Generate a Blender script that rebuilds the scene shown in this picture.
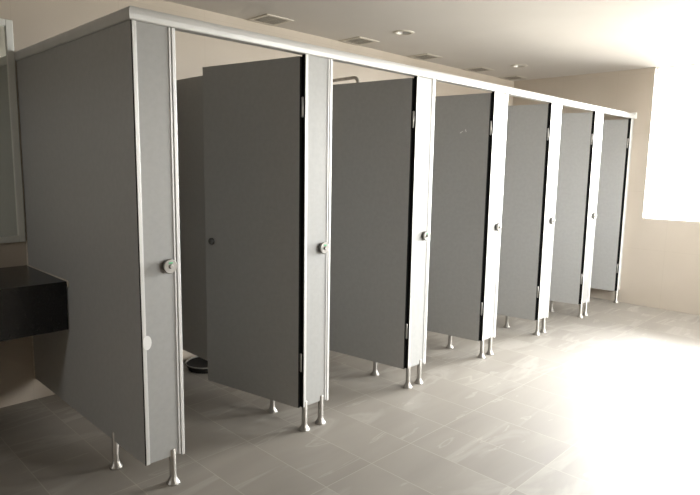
import bpy, bmesh, math, random
from mathutils import Vector, Matrix
for o in list(bpy.data.objects): bpy.data.objects.remove(o)
S = bpy.context.scene
COL = S.collection
random.seed(4)
R = math.radians

# ------------------------------------------------------------------ camera
cam_d = bpy.data.cameras.new('camera'); cam = bpy.data.objects.new('camera', cam_d); COL.objects.link(cam)
YAW, PITCH, ROLL = 0.7941, -0.1393, 0.0173
cy, sy, cp, sp = math.cos(YAW), math.sin(YAW), math.cos(PITCH), math.sin(PITCH)
fw = Vector((sy*cp, cy*cp, sp)); rt = Vector((cy, -sy, 0)); up = rt.cross(fw)
rt2 = rt*math.cos(ROLL) + up*math.sin(ROLL); up2 = -rt*math.sin(ROLL) + up*math.cos(ROLL)
m = Matrix((rt2, up2, -fw)).transposed().to_4x4(); m.translation = Vector((-1.0508, -2.224, 1.4081))
cam.matrix_world = m
cam_d.sensor_fit = 'HORIZONTAL'; cam_d.sensor_width = 36; cam_d.lens = 578.85*36/700
cam_d.clip_start = .02; cam_d.clip_end = 60
S.camera = cam

# ------------------------------------------------------------------ room numbers
XW, XL, YB, YF, HC = 5.40, -3.4, 1.409, -3.3, 2.45       # far wall, near wall, back wall, front wall, ceiling
WY0, WY1, WZ0, WZ1 = -2.35, -0.165, 0.925, 2.45            # window opening in the far wall
WT = .08

# ------------------------------------------------------------------ world and light
w = bpy.data.worlds.new('overcast_sky'); S.world = w; w.use_nodes = True
bg = w.node_tree.nodes['Background']; bg.inputs['Color'].default_value = (1.0, .985, .97, 1); bg.inputs['Strength'].default_value = 48
_n = w.node_tree; _tc = _n.nodes.new('ShaderNodeTexCoord'); _sx = _n.nodes.new('ShaderNodeSeparateXYZ'); _cr = _n.nodes.new('ShaderNodeValToRGB')
_cr.color_ramp.elements[0].position = .485; _cr.color_ramp.elements[0].color = (.46,.44,.41,1)       # sunless ground outside
_cr.color_ramp.elements[1].position = .515; _cr.color_ramp.elements[1].color = (1.0,.985,.98,1)       # overcast sky
_mp = _n.nodes.new('ShaderNodeMapRange'); _mp.inputs['From Min'].default_value = -1
_n.links.new(_tc.outputs['Generated'], _sx.inputs[0]); _n.links.new(_sx.outputs['Z'], _mp.inputs['Value']); _n.links.new(_mp.outputs[0], _cr.inputs['Fac']); _n.links.new(_cr.outputs['Color'], bg.inputs['Color'])
def area(name, loc, rot, sx, sy_, energy, col, portal=False):
    d = bpy.data.lights.new(name, 'AREA'); d.shape = 'RECTANGLE'; d.size = sx; d.size_y = sy_; d.energy = energy; d.color = col
    if portal: d.cycles.is_portal = True
    o = bpy.data.objects.new(name, d); COL.objects.link(o); o.location = loc; o.rotation_euler = rot
    return o
area('window_portal', (XW+.01, (WY0+WY1)/2, (WZ0+WZ1)/2), (0, R(90), 0), WZ1-WZ0, WY1-WY0, 1, (1,1,1), True)
FILL_FW = [(1.30, 1.60), (2.75, 3.80), (4.10, 5.15)]               # three unseen windows added for fill light in the front wall, opposite the cubicles
FZ0, FZ1 = .925, 2.3
for a, b in FILL_FW: area('window_portal', ((a+b)/2, YF-.01, (FZ0+FZ1)/2), (R(90), 0, 0), b-a, FZ1-FZ0, 1, (1,1,1), True)
FILL_LW = (.05, .42, 1.55, 1.95)                                  # small unseen window added to lift the side panel, near side wall: y0, y1, z0, z1
area('window_portal', (XL-.01, (FILL_LW[0]+FILL_LW[1])/2, (FILL_LW[2]+FILL_LW[3])/2), (0, R(-90), 0), FILL_LW[3]-FILL_LW[2], FILL_LW[1]-FILL_LW[0], 1, (1,1,1), True)
S.view_settings.view_transform = 'Standard'; S.view_settings.look = 'None'
S.view_settings.exposure = 0.08; S.view_settings.gamma = 1; S.view_settings.use_curve_mapping = False
S.cycles.max_bounces = 12; S.cycles.diffuse_bounces = 8; S.cycles.glossy_bounces = 5; S.cycles.transparent_max_bounces = 8
S.cycles.use_denoising = True; S.cycles.sample_clamp_indirect = 0
S.cycles.caustics_reflective = False; S.cycles.caustics_refractive = False

# ------------------------------------------------------------------ materials
def mat(name, col=(.5,.5,.5), rough=.5, metal=0., spec=.5):
    M = bpy.data.materials.new(name); M.use_nodes = True
    b = M.node_tree.nodes['Principled BSDF']
    b.inputs['Base Color'].default_value = (*col, 1); b.inputs['Roughness'].default_value = rough
    b.inputs['Metallic'].default_value = metal; b.inputs['Specular IOR Level'].default_value = spec
    return M
def NN(M, t, **k):
    n = M.node_tree.nodes.new(t)
    for a, v in k.items(): setattr(n, a, v)
    return n
def L(M, a, b): M.node_tree.links.new(a, b)
def mott(M, c1, c2, scale=3, detail=4, stretch=(1,1,1), bump=0.0, lo=.35, hi=.65):
    b = M.node_tree.nodes['Principled BSDF']
    tc = NN(M,'ShaderNodeTexCoord'); mp = NN(M,'ShaderNodeMapping'); mp.inputs['Scale'].default_value = stretch
    nz = NN(M,'ShaderNodeTexNoise'); nz.inputs['Scale'].default_value = scale; nz.inputs['Detail'].default_value = detail
    cr = NN(M,'ShaderNodeValToRGB'); cr.color_ramp.elements[0].position = lo; cr.color_ramp.elements[1].position = hi
    cr.color_ramp.elements[0].color = (*c1,1); cr.color_ramp.elements[1].color = (*c2,1)
    L(M,tc.outputs['Object'],mp.inputs['Vector']); L(M,mp.outputs['Vector'],nz.inputs['Vector'])
    L(M,nz.outputs['Fac'],cr.inputs['Fac']); L(M,cr.outputs['Color'],b.inputs['Base Color'])
    if bump:
        bp = NN(M,'ShaderNodeBump'); bp.inputs['Strength'].default_value = bump; bp.inputs['Distance'].default_value = .002
        L(M,nz.outputs['Fac'],bp.inputs['Height']); L(M,bp.outputs['Normal'],b.inputs['Normal'])
    return M

laminate = mott(mat('grey_laminate', rough=.42, spec=.35), (.372,.374,.368), (.392,.394,.388), 40, 3, bump=.03)
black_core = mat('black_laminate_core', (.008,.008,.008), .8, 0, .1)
alu = mott(mat('white_aluminium', rough=.38, metal=.15), (.66,.66,.65), (.70,.70,.69), 8, 2)
alu_dull = mott(mat('satin_aluminium', rough=.4, metal=.3), (.46,.46,.44), (.50,.50,.48), 8, 2)
steel = mott(mat('brushed_steel', rough=.42, metal=1), (.36,.345,.32), (.46,.44,.415), 20, 3, (1,1,.1))
dark_steel = mott(mat('dark_steel', rough=.35, metal=.9), (.10,.10,.10), (.14,.14,.14), 20, 3)
rail_m = mott(mat('rail_aluminium', rough=.36, metal=.1), (.56,.56,.55), (.60,.60,.59), 6, 2)
lock_m = mott(mat('satin_lock_steel', rough=.42, metal=1), (.25,.24,.225), (.31,.30,.28), 30, 2)
green_m = mat('green_indicator', (.02,.35,.12), .4)
white_pl = mat('white_plastic', (.82,.82,.80), .35)
chip_m = mat('chipped_white', (.85,.85,.84), .6)
granite = mott(mat('black_granite', rough=.22), (.006,.006,.007), (.02,.02,.021), 120, 2, lo=.5, hi=.75)
sealant = mott(mat('pale_sealant', rough=.6), (.60,.55,.47), (.72,.68,.60), 30, 3)
paint_c = mott(mat('ceiling_paint', rough=.85, spec=.2), (.62,.59,.555), (.65,.62,.585), 1.5, 3)
frame_m = mat('pale_frame', (.64,.65,.62), .4, .2)
vent_m = mott(mat('vent_plastic', rough=.5), (.60,.56,.49), (.64,.60,.53), 10, 2)
vent_in = mat('vent_shade', (.22,.195,.165), .8)
louvre = mat('vent_louvre', (.40,.36,.30), .6)
reflector = mat('lamp_reflector', (.62,.61,.59), .45, .8)
bulb_m = mat('frosted_bulb', (.80,.79,.76), .35)
basin_m = mat('dark_plastic', (.012,.011,.010), .6, 0, .2)
basin_rim = mat('pale_rim', (.22,.21,.19), .5)
mirror_m = mott(mat('silvered_glass', rough=.02, metal=1), (.80,.84,.79), (.81,.85,.80), 2, 1)
concrete = mat('outside_sill', (.7,.7,.68), .8)

glass = bpy.data.materials.new('window_glass'); glass.use_nodes = True
nt = glass.node_tree; nt.nodes.clear()
out = nt.nodes.new('ShaderNodeOutputMaterial'); mx = nt.nodes.new('ShaderNodeMixShader'); tr = nt.nodes.new('ShaderNodeBsdfTransparent')
gl = nt.nodes.new('ShaderNodeBsdfGlossy'); gl.inputs['Roughness'].default_value = .01; fr = nt.nodes.new('ShaderNodeFresnel'); fr.inputs['IOR'].default_value = 1.45
tr.inputs['Color'].default_value = (.97,.98,.97,1)
nt.links.new(fr.outputs[0], mx.inputs[0]); nt.links.new(tr.outputs[0], mx.inputs[1]); nt.links.new(gl.outputs[0], mx.inputs[2]); nt.links.new(mx.outputs[0], out.inputs[0])

def grid_tex(M, vec, bw, rh, mortar, smooth=.1):
    br = NN(M,'ShaderNodeTexBrick', offset=0.0, squash=1.0)
    br.inputs['Scale'].default_value = 1; br.inputs['Brick Width'].default_value = bw; br.inputs['Row Height'].default_value = rh
    br.inputs['Mortar Size'].default_value = mortar; br.inputs['Mortar Smooth'].default_value = smooth; br.inputs['Bias'].default_value = 0
    br.inputs['Color1'].default_value = (0,0,0,1); br.inputs['Color2'].default_value = (1,1,1,1); br.inputs['Mortar'].default_value = (.5,.5,.5,1)
    L(M, vec, br.inputs['Vector']); return br
def wall_mat(name, c1, c2, grout):
    M = mott(mat(name, rough=.42, spec=.4), c1, c2, 2.2, 5)
    b = M.node_tree.nodes['Principled BSDF']; base = b.inputs['Base Color'].links[0].from_socket
    tc = NN(M,'ShaderNodeTexCoord'); sx = NN(M,'ShaderNodeSeparateXYZ'); ad = NN(M,'ShaderNodeMath', operation='ADD'); cb = NN(M,'ShaderNodeCombineXYZ')
    L(M,tc.outputs['Object'],sx.inputs[0]); L(M,sx.outputs['X'],ad.inputs[0]); L(M,sx.outputs['Y'],ad.inputs[1])
    a2 = NN(M,'ShaderNodeMath', operation='ADD'); a2.inputs[1].default_value = 12.015-1.409; L(M,ad.outputs[0],a2.inputs[0])
    L(M,a2.outputs[0],cb.inputs[0]); L(M,sx.outputs['Z'],cb.inputs[1])
    br = grid_tex(M, cb.outputs[0], .6, .6, .0015)
    mix = NN(M,'ShaderNodeMix', data_type='RGBA'); L(M,br.outputs['Fac'],mix.inputs[0]); L(M,base,mix.inputs[6]); mix.inputs[7].default_value = (*grout,1)
    L(M,mix.outputs[2],b.inputs['Base Color'])
    return M
wall_m = wall_mat('beige_wall_tile', (.485,.428,.36), (.51,.452,.385), (.45,.395,.33))

def floor_mat():
    M = mat('stone_floor_tile', rough=.3); b = M.node_tree.nodes['Principled BSDF']
    tc = NN(M,'ShaderNodeTexCoord'); mp = NN(M,'ShaderNodeMapping'); mp.inputs['Location'].default_value = (.297*20, .594*20-.108, 0)
    L(M,tc.outputs['Object'],mp.inputs['Vector'])
    br = grid_tex(M, mp.outputs[0], .297, .594, .0018, .2)
    # each tile samples the stone at its own offset
    sc = NN(M,'ShaderNodeVectorMath', operation='SCALE'); sc.inputs['Scale'].default_value = .9; L(M,br.outputs['Color'],sc.inputs[0])
    ad = NN(M,'ShaderNodeVectorMath', operation='ADD'); L(M,mp.outputs[0],ad.inputs[0]); L(M,sc.outputs[0],ad.inputs[1])
    m2 = NN(M,'ShaderNodeMapping'); m2.inputs['Rotation'].default_value = (0,0,R(28)); m2.inputs['Scale'].default_value = (.5,2.3,1)
    L(M,ad.outputs[0],m2.inputs['Vector'])
    n1 = NN(M,'ShaderNodeTexNoise'); n1.inputs['Scale'].default_value = 1.6; n1.inputs['Detail'].default_value = 6; n1.inputs['Distortion'].default_value = .9
    L(M,m2.outputs[0],n1.inputs['Vector'])
    r1 = NN(M,'ShaderNodeValToRGB'); e = r1.color_ramp.elements; e[0].position=.30; e[1].position=.72
    e[0].color=(.215,.194,.166,1); e[1].color=(.28,.256,.222,1); L(M,n1.outputs['Fac'],r1.inputs['Fac'])
    # pale veins
    n2 = NN(M,'ShaderNodeTexNoise'); n2.inputs['Scale'].default_value = 1.1; n2.inputs['Detail'].default_value = 5; n2.inputs['Distortion'].default_value = 2.2
    L(M,m2.outputs[0],n2.inputs['Vector'])
    r2 = NN(M,'ShaderNodeValToRGB'); e = r2.color_ramp.elements; e[0].position=.54; e[0].color=(0,0,0,1); e[1].position=.61; e[1].color=(.5,.5,.5,1)
    x = e.new(.68); x.color=(0,0,0,1)
    L(M,n2.outputs['Fac'],r2.inputs['Fac'])
    mv = NN(M,'ShaderNodeMix', data_type='RGBA'); L(M,r2.outputs['Color'],mv.inputs[0]); L(M,r1.outputs['Color'],mv.inputs[6]); mv.inputs[7].default_value=(.38,.355,.325,1)
    n3 = NN(M,'ShaderNodeTexNoise'); n3.inputs['Scale'].default_value = 3.0; n3.inputs['Detail'].default_value = 7; n3.inputs['Distortion'].default_value = 1.2
    L(M,m2.outputs[0],n3.inputs['Vector'])
    r3 = NN(M,'ShaderNodeValToRGB'); e = r3.color_ramp.elements; e[0].position=.635; e[0].color=(0,0,0,1); e[1].position=.655; e[1].color=(.32,.32,.32,1)
    x = e.new(.69); x.color=(0,0,0,1); L(M,n3.outputs['Fac'],r3.inputs['Fac'])
    m3 = NN(M,'ShaderNodeMix', data_type='RGBA'); L(M,r3.outputs['Color'],m3.inputs[0]); L(M,mv.outputs[2],m3.inputs[6]); m3.inputs[7].default_value=(.50,.47,.43,1); mv = m3
    mg = NN(M,'ShaderNodeMix', data_type='RGBA'); L(M,br.outputs['Fac'],mg.inputs[0]); L(M,mv.outputs[2],mg.inputs[6]); mg.inputs[7].default_value=(.375,.345,.30,1)
    L(M,mg.outputs[2],b.inputs['Base Color'])
    rr = NN(M,'ShaderNodeMapRange'); rr.inputs['To Min'].default_value=.48; rr.inputs['To Max'].default_value=.60; L(M,n1.outputs['Fac'],rr.inputs['Value'])
    L(M,rr.outputs[0],b.inputs['Roughness'])
    b.inputs['Specular IOR Level'].default_value = 1.0; b.inputs['IOR'].default_value = 1.75
    bp = NN(M,'ShaderNodeBump', invert=True); bp.inputs['Strength'].default_value=.25; bp.inputs['Distance'].default_value=.001
    L(M,br.outputs['Fac'],bp.inputs['Height']); L(M,bp.outputs['Normal'],b.inputs['Normal'])
    return M
floor_m = floor_mat()

# ------------------------------------------------------------------ mesh helpers
def bx(bm, x0,x1,y0,y1,z0,z1, mi=0, bev=0.0):
    b2 = bmesh.new()
    v = [b2.verts.new(p) for p in [(x0,y0,z0),(x1,y0,z0),(x1,y1,z0),(x0,y1,z0),(x0,y0,z1),(x1,y0,z1),(x1,y1,z1),(x0,y1,z1)]]
    for f in [(3,2,1,0),(4,5,6,7),(0,1,5,4),(1,2,6,5),(2,3,7,6),(3,0,4,7)]:
        b2.faces.new([v[i] for i in f]).material_index = mi
    if bev: bmesh.ops.bevel(b2, geom=list(b2.edges), offset=bev, segments=2, affect='EDGES', profile=.5)
    merge(bm, b2)
def merge(bm, b2, M=None):
    if M is not None: bmesh.ops.transform(b2, matrix=M, verts=b2.verts)
    me = bpy.data.meshes.new('t'); b2.to_mesh(me); b2.free(); bm.from_mesh(me); bpy.data.meshes.remove(me)
def lathe(bm, prof, M=None, seg=24, mi=0):
    b2 = bmesh.new(); rings = []
    for r, z in prof:
        rings.append([b2.verts.new((r*math.cos(2*math.pi*i/seg), r*math.sin(2*math.pi*i/seg), z)) for i in range(seg)] if r > 1e-6 else [b2.verts.new((0,0,z))])
    for a, b in zip(rings, rings[1:]):
        for i in range(seg):
            j = (i+1) % seg
            f = [a[i % len(a)], a[j % len(a)], b[j % len(b)], b[i % len(b)]]
            g = []
            for q in f:
                if q not in g: g.append(q)
            if len(g) > 2:
                fc = b2.faces.new(g); fc.smooth = True; fc.material_index = mi
    bmesh.ops.recalc_face_normals(b2, faces=b2.faces)
    merge(bm, b2, M)
def tube(bm, pts, r, seg=12):
    b2 = bmesh.new(); P = [Vector(p) for p in pts]; rings = []
    for i, p in enumerate(P):
        t = (P[min(i+1,len(P)-1)] - P[max(i-1,0)]).normalized()
        n = t.cross(Vector((1,0,0)) if abs(t.x) < .9 else Vector((0,0,1))).normalized(); b = t.cross(n)
        rings.append([b2.verts.new(p + (n*math.cos(2*math.pi*k/seg) + b*math.sin(2*math.pi*k/seg))*r) for k in range(seg)])
    for a, c in zip(rings, rings[1:]):
        for k in range(seg):
            b2.faces.new([a[k], a[(k+1)%seg], c[(k+1)%seg], c[k]]).smooth = True
    b2.faces.new(rings[0][::-1]); b2.faces.new(rings[-1])
    bmesh.ops.recalc_face_normals(b2, faces=b2.faces)
    merge(bm, b2)
def prism_x(bm, prof, x0, x1, m0=0, m1=0):
    """profile (y,z) swept along x; m0/m1 mitre slope (x shift per unit y)"""
    b2 = bmesh.new()
    a = [b2.verts.new((x0 + m0*y, y, z)) for y, z in prof]; b = [b2.verts.new((x1 + m1*y, y, z)) for y, z in prof]
    n = len(prof)
    for i in range(n): b2.faces.new([a[i], a[(i+1)%n], b[(i+1)%n], b[i]])
    b2.faces.new(a[::-1]); b2.faces.new(b)
    bmesh.ops.recalc_face_normals(b2, faces=b2.faces)
    return b2
def obj(name, bm, mats, parent=None, loc=None, rotz=0):
    me = bpy.data.meshes.new(name); bm.to_mesh(me); bm.free()
    for q in (mats if isinstance(mats, (list,tuple)) else [mats]): me.materials.append(q)
    o = bpy.data.objects.new(name, me); COL.objects.link(o)
    if parent: o.parent = parent
    if loc: o.location = loc
    if rotz: o.rotation_euler = (0,0,rotz)
    return o
def thing(name, label, cat, loc=(0,0,0), group=None):
    o = bpy.data.objects.new(name, None); COL.objects.link(o); o.location = loc; o.empty_display_size = .1
    return tag(o, label, cat, group)
def tag(o, label, cat, group=None):
    o['label'] = label; o['category'] = cat
    if group: o['group'] = group
    return o
def struct(name, bm, m, parent=None):
    o = obj(name, bm, m, parent)
    if not parent: o['kind'] = 'structure'
    return o
def boxo(name, dims, m, parent=None, bev=0.0, label=None):
    bm = bmesh.new(); bx(bm, *dims, bev=bev); o = obj(name, bm, m, parent)
    if label: o['label'] = label
    return o

# ------------------------------------------------------------------ room shell
bm = bmesh.new(); bx(bm, XL-.1, XW+.12, YF-.1, YB+.12, -.1, 0); struct('floor', bm, floor_m)
bm = bmesh.new(); bx(bm, XL-.1, XW+.12, YB, YB+.12, 0, HC); struct('wall_back', bm, wall_m)
bm = bmesh.new(); xe = [XL-.1] + [v for q in FILL_FW for v in q] + [XW+.12]
bx(bm, xe[0], xe[-1], YF-.12, YF, 0, FZ0); bx(bm, xe[0], xe[-1], YF-.12, YF, FZ1, HC)
for i in range(0, len(xe), 2): bx(bm, xe[i], xe[i+1], YF-.12, YF, FZ0, FZ1)
struct('wall_front', bm, wall_m)
bm = bmesh.new(); bx(bm, XL-.12, XL, YF, YB, 0, FILL_LW[2]); bx(bm, XL-.12, XL, YF, YB, FILL_LW[3], HC); bx(bm, XL-.12, XL, YF, FILL_LW[0], FILL_LW[2], FILL_LW[3]); bx(bm, XL-.12, XL, FILL_LW[1], YB, FILL_LW[2], FILL_LW[3])
struct('wall_left', bm, wall_m)
bm = bmesh.new()                                                  # far wall, with the window opening
bx(bm, XW, XW+WT, YF, YB, 0, WZ0); bx(bm, XW, XW+WT, WY1, YB, WZ0, HC); bx(bm, XW, XW+WT, YF, WY0, WZ0, HC)
struct('wall_right', bm, wall_m)
LAMPS = [(2.58,.80), (4.47,.84)]
hs = .052
xs = sorted({XL-.1, XW+.12} | {v for x,_ in LAMPS for v in (x-hs, x+hs)})
ys = sorted({YF-.1, YB+.12} | {v for _,y in LAMPS for v in (y-hs, y+hs)})
bm = bmesh.new()
for i in range(len(xs)-1):
    for j in range(len(ys)-1):
        mx_, my_ = (xs[i]+xs[i+1])/2, (ys[j]+ys[j+1])/2
        if any(abs(mx_-x) < hs*.9 and abs(my_-y) < hs*.9 for x, y in LAMPS): continue
        v = [bm.verts.new(p) for p in [(xs[i],ys[j],HC),(xs[i],ys[j+1],HC),(xs[i+1],ys[j+1],HC),(xs[i+1],ys[j],HC)]]
        bm.faces.new(v)
bx(bm, XL-.1, XW+.12, YF-.1, YB+.12, HC+.14, HC+.2)
struct('ceiling', bm, paint_c)

# window: frame of slim bars, panes of clear glass, inner sill
win = bpy.data.objects.new('window_1', None); COL.objects.link(win); win['kind'] = 'structure'; win.location = (XW, (WY0+WY1)/2, WZ0)
def wchild(name, dims, m, bev=0):
    x0,x1,y0,y1,z0,z1 = dims; ox, oy, oz = win.location
    return boxo(name, (x0-ox,x1-ox,y0-oy,y1-oy,z0-oz,z1-oz), m, win, bev)
bm = bmesh.new(); fx0, fx1 = XW+.062, XW+.079
oy = (WY0+WY1)/2
for d in [(WY0,WY0+.008,WZ0,WZ1), (WY1-.008,WY1,WZ0,WZ1), (WY0+.008,WY1-.008,WZ0,WZ0+.008), (WY0+.008,WY1-.008,WZ1-.008,WZ1), (oy-.015,oy+.015,WZ0+.008,WZ1-.008)]:
    bx(bm, fx0-XW, fx1-XW, d[0]-oy, d[1]-oy, d[2]-WZ0, d[3]-WZ0, bev=.003)
obj('window_frame', bm, white_pl, win)
for a, b in ((WY0+.008, oy-.015), (oy+.015, WY1-.008)):
    wchild('window_pane', (XW+.068, XW+.072, a, b, WZ0+.008, WZ1-.008), glass)

for n, (a, b) in enumerate(FILL_FW):  # out-of-view windows added to light the cubicle fronts and far doors
    wf = bpy.data.objects.new('window_%d' % (n+2), None); COL.objects.link(wf); wf['kind'] = 'structure'; wf.location = ((a+b)/2, YF, FZ0)
    hw, hz = (b-a)/2, FZ1-FZ0
    bm = bmesh.new()
    for d in [(-hw,-hw+.03,0,hz),(hw-.03,hw,0,hz),(-hw+.03,hw-.03,0,.03),(-hw+.03,hw-.03,hz-.03,hz),(-.015,.015,.03,hz-.03)]:
        bx(bm, d[0], d[1], -.11, -.075, d[2], d[3], bev=.003)
    obj('window_frame', bm, white_pl, wf)
    for c, d in ((-hw+.03, -.015), (.015, hw-.03)): boxo('window_pane', (c, d, -.095, -.09, .03, hz-.03), glass, wf)
wf = bpy.data.objects.new('window_4', None); COL.objects.link(wf); wf['kind'] = 'structure'; wf.location = (XL, (FILL_LW[0]+FILL_LW[1])/2, FILL_LW[2])  # unseen window, added only to brighten the side panel and counter end
hw, hz = (FILL_LW[1]-FILL_LW[0])/2, FILL_LW[3]-FILL_LW[2]; bm = bmesh.new()
for d in [(-hw,-hw+.03,0,hz),(hw-.03,hw,0,hz),(-hw+.03,hw-.03,0,.03),(-hw+.03,hw-.03,hz-.03,hz)]: bx(bm, -.11, -.075, d[0], d[1], d[2], d[3], bev=.003)
obj('window_frame', bm, white_pl, wf); boxo('window_pane', (-.095, -.09, -hw+.03, hw-.03, .03, hz-.03), glass, wf)
# ------------------------------------------------------------------ cubicles
P, WP, W1 = .8808, .182, .1798
HB, ZR, H = .1335, 1.948, 2.0
TH = .02
def pl(k): return 0 if k == 0 else W1 - WP + k*P
def leg_bm(x, y, top=.162):
    bm = bmesh.new(); M = Matrix.Translation((x,y,0))
    lathe(bm, [(0,0),(.031,0),(.031,.004),(.027,.009),(.019,.022),(.0155,.033),(.0145,.036),(.0145,top-.004),(.012,top),(0,top)], M, 20)
    return bm
def pilaster_part(parent, x0, x1, left_shade=True, name='pilaster'):
    bm = bmesh.new(); bx(bm, x0+.004, x1-.004, .002, TH-.002, HB, ZR)
    p = obj(name, bm, [laminate], parent)
    bm = bmesh.new()                                              # left edge channel
    bx(bm, x0, x0+.017, -.002, TH+.002, HB-.002, ZR, bev=.0015)
    obj('edge_trim', bm, alu, p)
    if left_shade: boxo('shade_strip', (x0-.0022, x0-.0002, .0015, TH+.003, HB-.002, ZR), black_core, p)  # black strip stands in for the door's shade on this edge
    bm = bmesh.new()                                              # right edge: channel and stop strip with a groove between
    bx(bm, x1-.016, x1, -.004, TH+.004, HB-.010, ZR, bev=.002); bx(bm, x1-.028, x1-.020, -.002, .004, HB-.004, ZR, bev=.001)
    obj('edge_trim', bm, alu, p)
    return p
def lock_parts(pil, x, z=.981):
    RX = Matrix.Translation((x, 0, z)) @ Matrix.Rotation(R(90), 4, 'X')
    bm = bmesh.new()
    lathe(bm, [(0,-.004),(.026,-.004),(.026,.006),(.0305,.010),(.0305,.0205),(.0285,.0230),(.0275,.0232),(.0095,.0232),(.0095,.0300),(.008,.0325),(0,.033)], RX, 32)
    bm.normal_update()
    for f in bm.faces:
        if f.normal.y < -.98: f.smooth = False
    k = obj('lock_indicator', bm, lock_m, pil)
    bm = bmesh.new(); bx(bm, x-.009, x+.009, -.0246, -.0225, z+.0115, z+.0185, bev=.0005); g = obj('green_indicator', bm, green_m, pil); g['label'] = 'green vacant window of the lock'
def knob_bm():
    bm = bmesh.new(); RX = Matrix.Rotation(R(90), 4, 'X')
    lathe(bm, [(0,0),(.017,0),(.019,.004),(.019,.014),(.016,.018),(.006,.018),(.006,.021),(0,.021)], RX, 24)
    return bm

HINGES = [(1.648,1.742), (.330,.424)]
def door_part(parent, pivot, ang, width=.69, z0=.128, z1=1.938):
    bm = bmesh.new(); bx(bm, -width, -.003, -TH, 0, z0, z1)
    bm.normal_update(); 
    for f in bm.faces: f.material_index = 0 if abs(f.normal.y) > .9 else 1
    d = obj('door', bm, [laminate, black_core], parent, (pivot, TH, 0), R(-ang))
    k = obj('door_knob', knob_bm(), dark_steel, d, (-width+.058, -TH, .972)); k['label'] = 'dark round knob near the free edge'
    for a, b in HINGES:
        bm = bmesh.new()
        lathe(bm, [(0,a-.003),(.003,a-.003),(.0052,a),(.0052,b),(.003,b+.003),(0,b+.003)], Matrix.Translation((.0055,-.0075,0)), 12)
        bx(bm, -.0032, -.0012, -.008, -.002, a, b); bx(bm, -.0012, .006, -.0085, -.0065, a, b)
        obj('hinge', bm, steel, d)
    return d
def divider_part(parent, xc, foot=True):
    bm = bmesh.new(); bx(bm, xc-.009, xc+.009, TH+.003, YB-.012, HB, 1.942)
    for f in bm.faces: f.material_index = 0
    bm.normal_update()
    for f in bm.faces: f.material_index = 0 if abs(f.normal.x) > .9 else 1
    d = obj('divider_panel', bm, [laminate, black_core], parent)
    boxo('wall_channel', (xc-.013, xc+.013, YB-.022, YB-.001, HB, 1.942), alu_dull, d)
    obj('leg', leg_bm(xc, .31, .155), steel, d)
    return d

GROUP = 'toilet cubicles in a row'
LAB = ['nearest grey toilet cubicle with broad dark side panel beside the black counter',
       'grey toilet cubicle, second from the black counter, its door ajar behind the second lock',
       'grey toilet cubicle with a white scratch mark high on its open door, middle left of the row',
       'grey toilet cubicle, fourth from the black counter, between the scratched door and the two farthest',
       'grey toilet cubicle next to the farthest one, fifth from the black counter',
       'farthest grey toilet cubicle, against the beige wall with the bright window']
LAB[1] = 'second grey toilet cubicle from the black counter, below the bent pipe, shadowed door open inward'
LAB[2] = 'third grey toilet cubicle from the counter, small white scratches high on its open door'
ANG = [79, 82, 83, 82, 80, 84]
units = []
# first cubicle: built from its first pilaster and side panel to the second pilaster
def unit_body(root, off, ang):
    """door, pilaster on its right and the divider behind that pilaster; off = x of the pilaster's left edge from the root"""
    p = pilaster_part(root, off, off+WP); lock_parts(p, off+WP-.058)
    for q in (.017, .134): obj('leg', leg_bm(off+q, TH/2), steel, p)
    door_part(root, off, ang); divider_part(root, off+.034)
c1 = thing('toilet_cubicle', LAB[0], 'toilet cubicle', (0,0,0), GROUP)
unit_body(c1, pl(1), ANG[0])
p = pilaster_part(c1, 0, W1, False); lock_parts(p, W1-.056)
obj('leg', leg_bm(.126, TH/2), steel, p)
bm = bmesh.new(); lathe(bm, [(0,0),(.0235,0),(.0235,.0008),(0,.0008)], Matrix.Translation((.0195,-.0023,.668)) @ Matrix.Rotation(R(90),4,'X') @ Matrix.Diagonal((.82,1.3,1,1)), 24)
for f in bm.faces: f.smooth = False
chip = obj('white_patch', bm, chip_m, p); chip['label'] = 'round white patch on the edge trim'
bm = bmesh.new(); bx(bm, -.005, .012, TH+.006, YB-.002, HB, ZR); bx(bm, -.005, -.0006, -.001, TH+.006, HB, ZR)
bm.normal_update()
for f in bm.faces: f.material_index = 1 if f.normal.y < -.9 else 0
sp_ = obj('side_panel', bm, [laminate, black_core], c1)
bm = bmesh.new(); bx(bm, -.0090, -.0055, YB-.014, YB-.001, HB, ZR); bx(bm, .0125, .0165, YB-.014, YB-.001, HB, ZR)
obj('wall_channel', bm, sealant, sp_)
obj('leg', leg_bm(.0035, .318, .172), steel, sp_)
units.append(c1)
# second cubicle, then copies
c2 = thing('toilet_cubicle', LAB[1], 'toilet cubicle', (pl(1)+WP,0,0), GROUP)
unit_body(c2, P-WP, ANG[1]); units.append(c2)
def dup(root, loc, label):
    r = root.copy(); COL.objects.link(r); r.location = loc; r['label'] = label
    for ch in list(root.children):
        c = ch.copy(); COL.objects.link(c); c.parent = r
        for g in ch.children:
            d = g.copy(); COL.objects.link(d); d.parent = c
    return r
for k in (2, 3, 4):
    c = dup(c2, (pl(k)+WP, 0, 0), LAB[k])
    for ch in c.children:
        if ch.name.startswith('door'):
            ch.rotation_euler = (0,0,R(-ANG[k]))
            if k == 2:
                bm = bmesh.new()
                for (x, z, l, a) in [(-.215,1.672,.020,.5),(-.185,1.684,.012,1.2),(-.180,1.676,.010,-.3),(-.224,1.665,.010,.2)]:
                    b2 = bmesh.new(); bx(b2, -l/2, l/2, -.0004, .0002, -.0022, .0022)
                    merge(bm, b2, Matrix.Translation((x,-TH,z)) @ Matrix.Rotation(-a,4,'Y'))
                s = obj('scratch_mark', bm, chip_m, ch); s['label'] = 'small white scratches on the door'
    units.append(c)
c6 = thing('toilet_cubicle', LAB[5], 'toilet cubicle', (pl(5)+WP,0,0), GROUP)
off = 5.318 - (pl(5)+WP)
door_part(c6, off, ANG[5])
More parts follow.
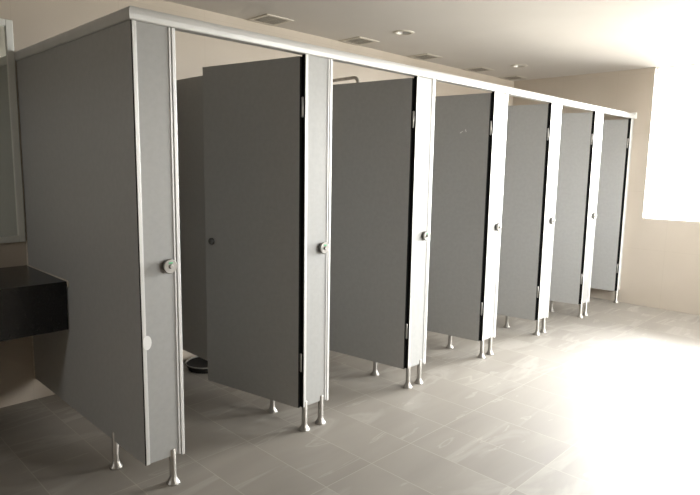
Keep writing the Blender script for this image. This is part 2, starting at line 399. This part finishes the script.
bm = bmesh.new(); bx(bm, off, off+.036, -.002, TH+.002, HB-.004, ZR, bev=.002)
po = obj('wall_post', bm, alu, c6)
boxo('shade_strip', (off-.0022, off-.0002, .0015, TH+.003, HB-.002, ZR), black_core, po)  # shade beside the door, put in as a black strip on the post
bm = bmesh.new(); bx(bm, off+.037, XW-(pl(5)+WP)-.001, .002, TH-.002, HB, ZR)
obj('wall_channel', bm, alu_dull, po)
obj('leg', leg_bm(off+.018, TH/2), steel, po)
units.append(c6)

# head rail: front length, side length, wall bracket
hr = thing('head_rail', 'white aluminium head rail running along the tops of all the cubicles', 'rail', (0,0,ZR))
y0, y1, hh = -.014, .034, H-ZR
prof = [(y0+.004,0),(y0+.001,.004),(y0,.010),(y0-.001,.022),(y0,.034),(y0+.003,.043),(y0+.009,hh-.002),(y0+.016,hh),(y1-.008,hh),(y1,hh-.008),(y1,0)]
bm = prism_x(None, prof, 0, XW-.016, 1, 0); obj('rail_length', bm, rail_m, hr)
b2 = prism_x(None, prof, 0, YB-.001, 1, 0)
bmesh.ops.transform(b2, matrix=Matrix(((0,1,0,0),(1,0,0,0),(0,0,1,0),(0,0,0,1))), verts=b2.verts); bmesh.ops.reverse_faces(b2, faces=b2.faces)
obj('rail_length', b2, rail_m, hr)
bm = bmesh.new(); bx(bm, XW-.0155, XW-.0005, y0-.010, y1+.008, .0, hh+.012, bev=.003)
obj('wall_bracket', bm, white_pl, hr)

# ------------------------------------------------------------------ counter, mirror
ct = thing('vanity_counter', 'black granite vanity counter fixed to the wall left of the cubicles', 'counter', (-.8, YB, .56))
def cch(name, x0,x1,y0,y1,z0,z1, m, bev=0): return boxo(name, (x0+.8,x1+.8,y0-YB,y1-YB,z0-.56,z1-.56), m, ct, bev)
cch('countertop', -1.7,-.0105,.785,YB-.001,.786,.812, granite, .002)
cch('apron', -1.7,-.0105,.80,.822,.560,.7855, granite, .001)
cch('underside_panel', -1.7,-.0105,.8225,YB-.001,.560,.575, granite)
bm = bmesh.new()
tube(bm, [(.8-.0095,-.016,.812-.56),(.8-.0095,.785-YB,.812-.56),(.8-.0095,.782-YB,.808-.56),(.8-.0095,.7815-YB,.782-.56)], .0045, 8)
s = obj('sealant_bead', bm, sealant, ct); s['label'] = 'pale sealant bead along the cubicle panel'

mi = thing('wall_mirror', 'large wall mirror in pale frame above the black counter', 'mirror', (-.85, YB, .951))
MX0, MX1, MZ0, MZ1, fwid = -1.7, -.014, .951, 2.160, .036
bm = bmesh.new()
def mb(x0,x1,z0,z1,ya=-.024,yb=-.001,bev=.003): bx(bm, x0+.85,x1+.85,ya,yb,z0-MZ0,z1-MZ0,bev=bev)
mb(MX0,MX0+fwid,MZ0,MZ1); mb(MX1-fwid,MX1,MZ0,MZ1); mb(MX0+fwid,MX1-fwid,MZ0,MZ0+fwid); mb(MX0+fwid,MX1-fwid,MZ1-fwid,MZ1)
obj('mirror_frame', bm, frame_m, mi)
bm = bmesh.new(); mb(MX0+fwid,MX1-fwid,MZ0+fwid,MZ1-fwid,-.010,-.002,0); obj('mirror_glass', bm, mirror_m, mi)

# ------------------------------------------------------------------ ceiling fittings
def make_vent(x, label):
    t = thing('ceiling_vent', label, 'vent', (x, 1.275, HC), 'square ceiling vents above the cubicles')
    a, b = .120, .092
    bm = bmesh.new()
    for d in [(-a,a,-a,-b),(-a,a,b,a),(-a,-b,-b,b),(b,a,-b,b)]: bx(bm, *d, -.007, -.0005, bev=.002)
    obj('vent_frame', bm, vent_m, t)
    bm = bmesh.new(); bx(bm, -b, b, -b, b, -.0025, -.0008); obj('backing', bm, vent_in, t)
    bm = bmesh.new()
    for i in range(11):
        y = -b + (i+.5)*2*b/11
        b2 = bmesh.new(); bx(b2, -b, b, -.006, .006, -.0007, .0007); merge(bm, b2, Matrix.Translation((0,y,-.0045)) @ Matrix.Rotation(R(25),4,'X'))
    bx(bm, -.003, .003, -b, b, -.0068, -.003)
    obj('grille', bm, louvre, t)
    return t
VX = [1.65, 2.575, 3.48, 4.41, 5.13]
VL = ['nearest square ceiling vent', 'second nearest square ceiling vent, left of the nearer round downlight',
      'middle one of the five square ceiling vents', 'square ceiling vent before the farthest, left of the far round downlight', 'farthest square ceiling vent, close to the far wall corner']
v0 = make_vent(VX[0], VL[0])
v0['label'] = 'nearest square ceiling vent, above the first two cubicles'
for x, l in list(zip(VX, VL))[1:]: dup(v0, (x, 1.275, HC), l)

def make_lamp(x, y, label):
    t = thing('recessed_downlight', label, 'ceiling light', (x, y, HC), 'round recessed downlights')
    bm = bmesh.new()
    lathe(bm, [(.055,.001),(.055,-.004),(.060,-.008),(.078,-.006),(.086,-.001),(.086,-.0003)], None, 40); obj('trim_ring', bm, vent_m, t)
    bm = bmesh.new(); lathe(bm, [(.0535,.000),(.050,.018),(.046,.050),(.040,.085),(.030,.098),(0,.100)], None, 40); obj('reflector', bm, reflector, t)
    bm = bmesh.new()
    for s in (-.017, .017): tube(bm, [(s,-.03,.022),(s,0,.022),(s,.03,.022)], .010, 12)
    obj('bulb', bm, bulb_m, t)
    return t
l0 = make_lamp(*LAMPS[0], 'nearer round recessed downlight above the row of cubicles')
dup(l0, (*LAMPS[1], HC), 'farther round recessed downlight, near the far wall')

# bent pipe above the third cubicle
bt = bmesh.new(); px, y2, z2, rb = 2.2, .915, 2.078, .045
pts = [(px, YB-.001, z2-.004), (px, y2+rb, z2)]
for i in range(1, 9):
    a = i*math.pi/16; pts.append((px, y2+rb-rb*math.sin(a), z2-rb+rb*math.cos(a)))
pts.append((px, y2, z2-.34))
tube(bt, [(x-px, y-YB, z-z2) for x, y, z in pts], .0125, 14)
pi_ = thing('bent_pipe', 'bent grey metal pipe above the second cubicle door, reaching from the back wall', 'pipe', (px, YB, z2))
obj('pipe_length', bt, steel, pi_)
bm = bmesh.new(); lathe(bm, [(.0126,.002),(.030,.002),(.030,.006),(.024,.012),(.0126,.014)], Matrix.Translation((0,0,-.004)) @ Matrix.Rotation(R(90),4,'X'), 24); obj('wall_flange', bm, steel, pi_)

# low basin on the floor at the back of the first cubicles
ba = thing('floor_basin', 'low dark basin with pale rim on the floor at the back of the nearest cubicle', 'basin', (1.02, 1.20, 0))
bm = bmesh.new(); lathe(bm, [(0,.001),(.115,.001),(.135,.040),(.131,.040),(.112,.008),(0,.008)], None, 40); obj('bowl', bm, basin_m, ba)
bm = bmesh.new(); lathe(bm, [(.131,.0405),(.1355,.0405),(.140,.044),(.138,.048),(.132,.048),(.130,.044),(.131,.0405)], None, 40); obj('rim', bm, basin_rim, ba)
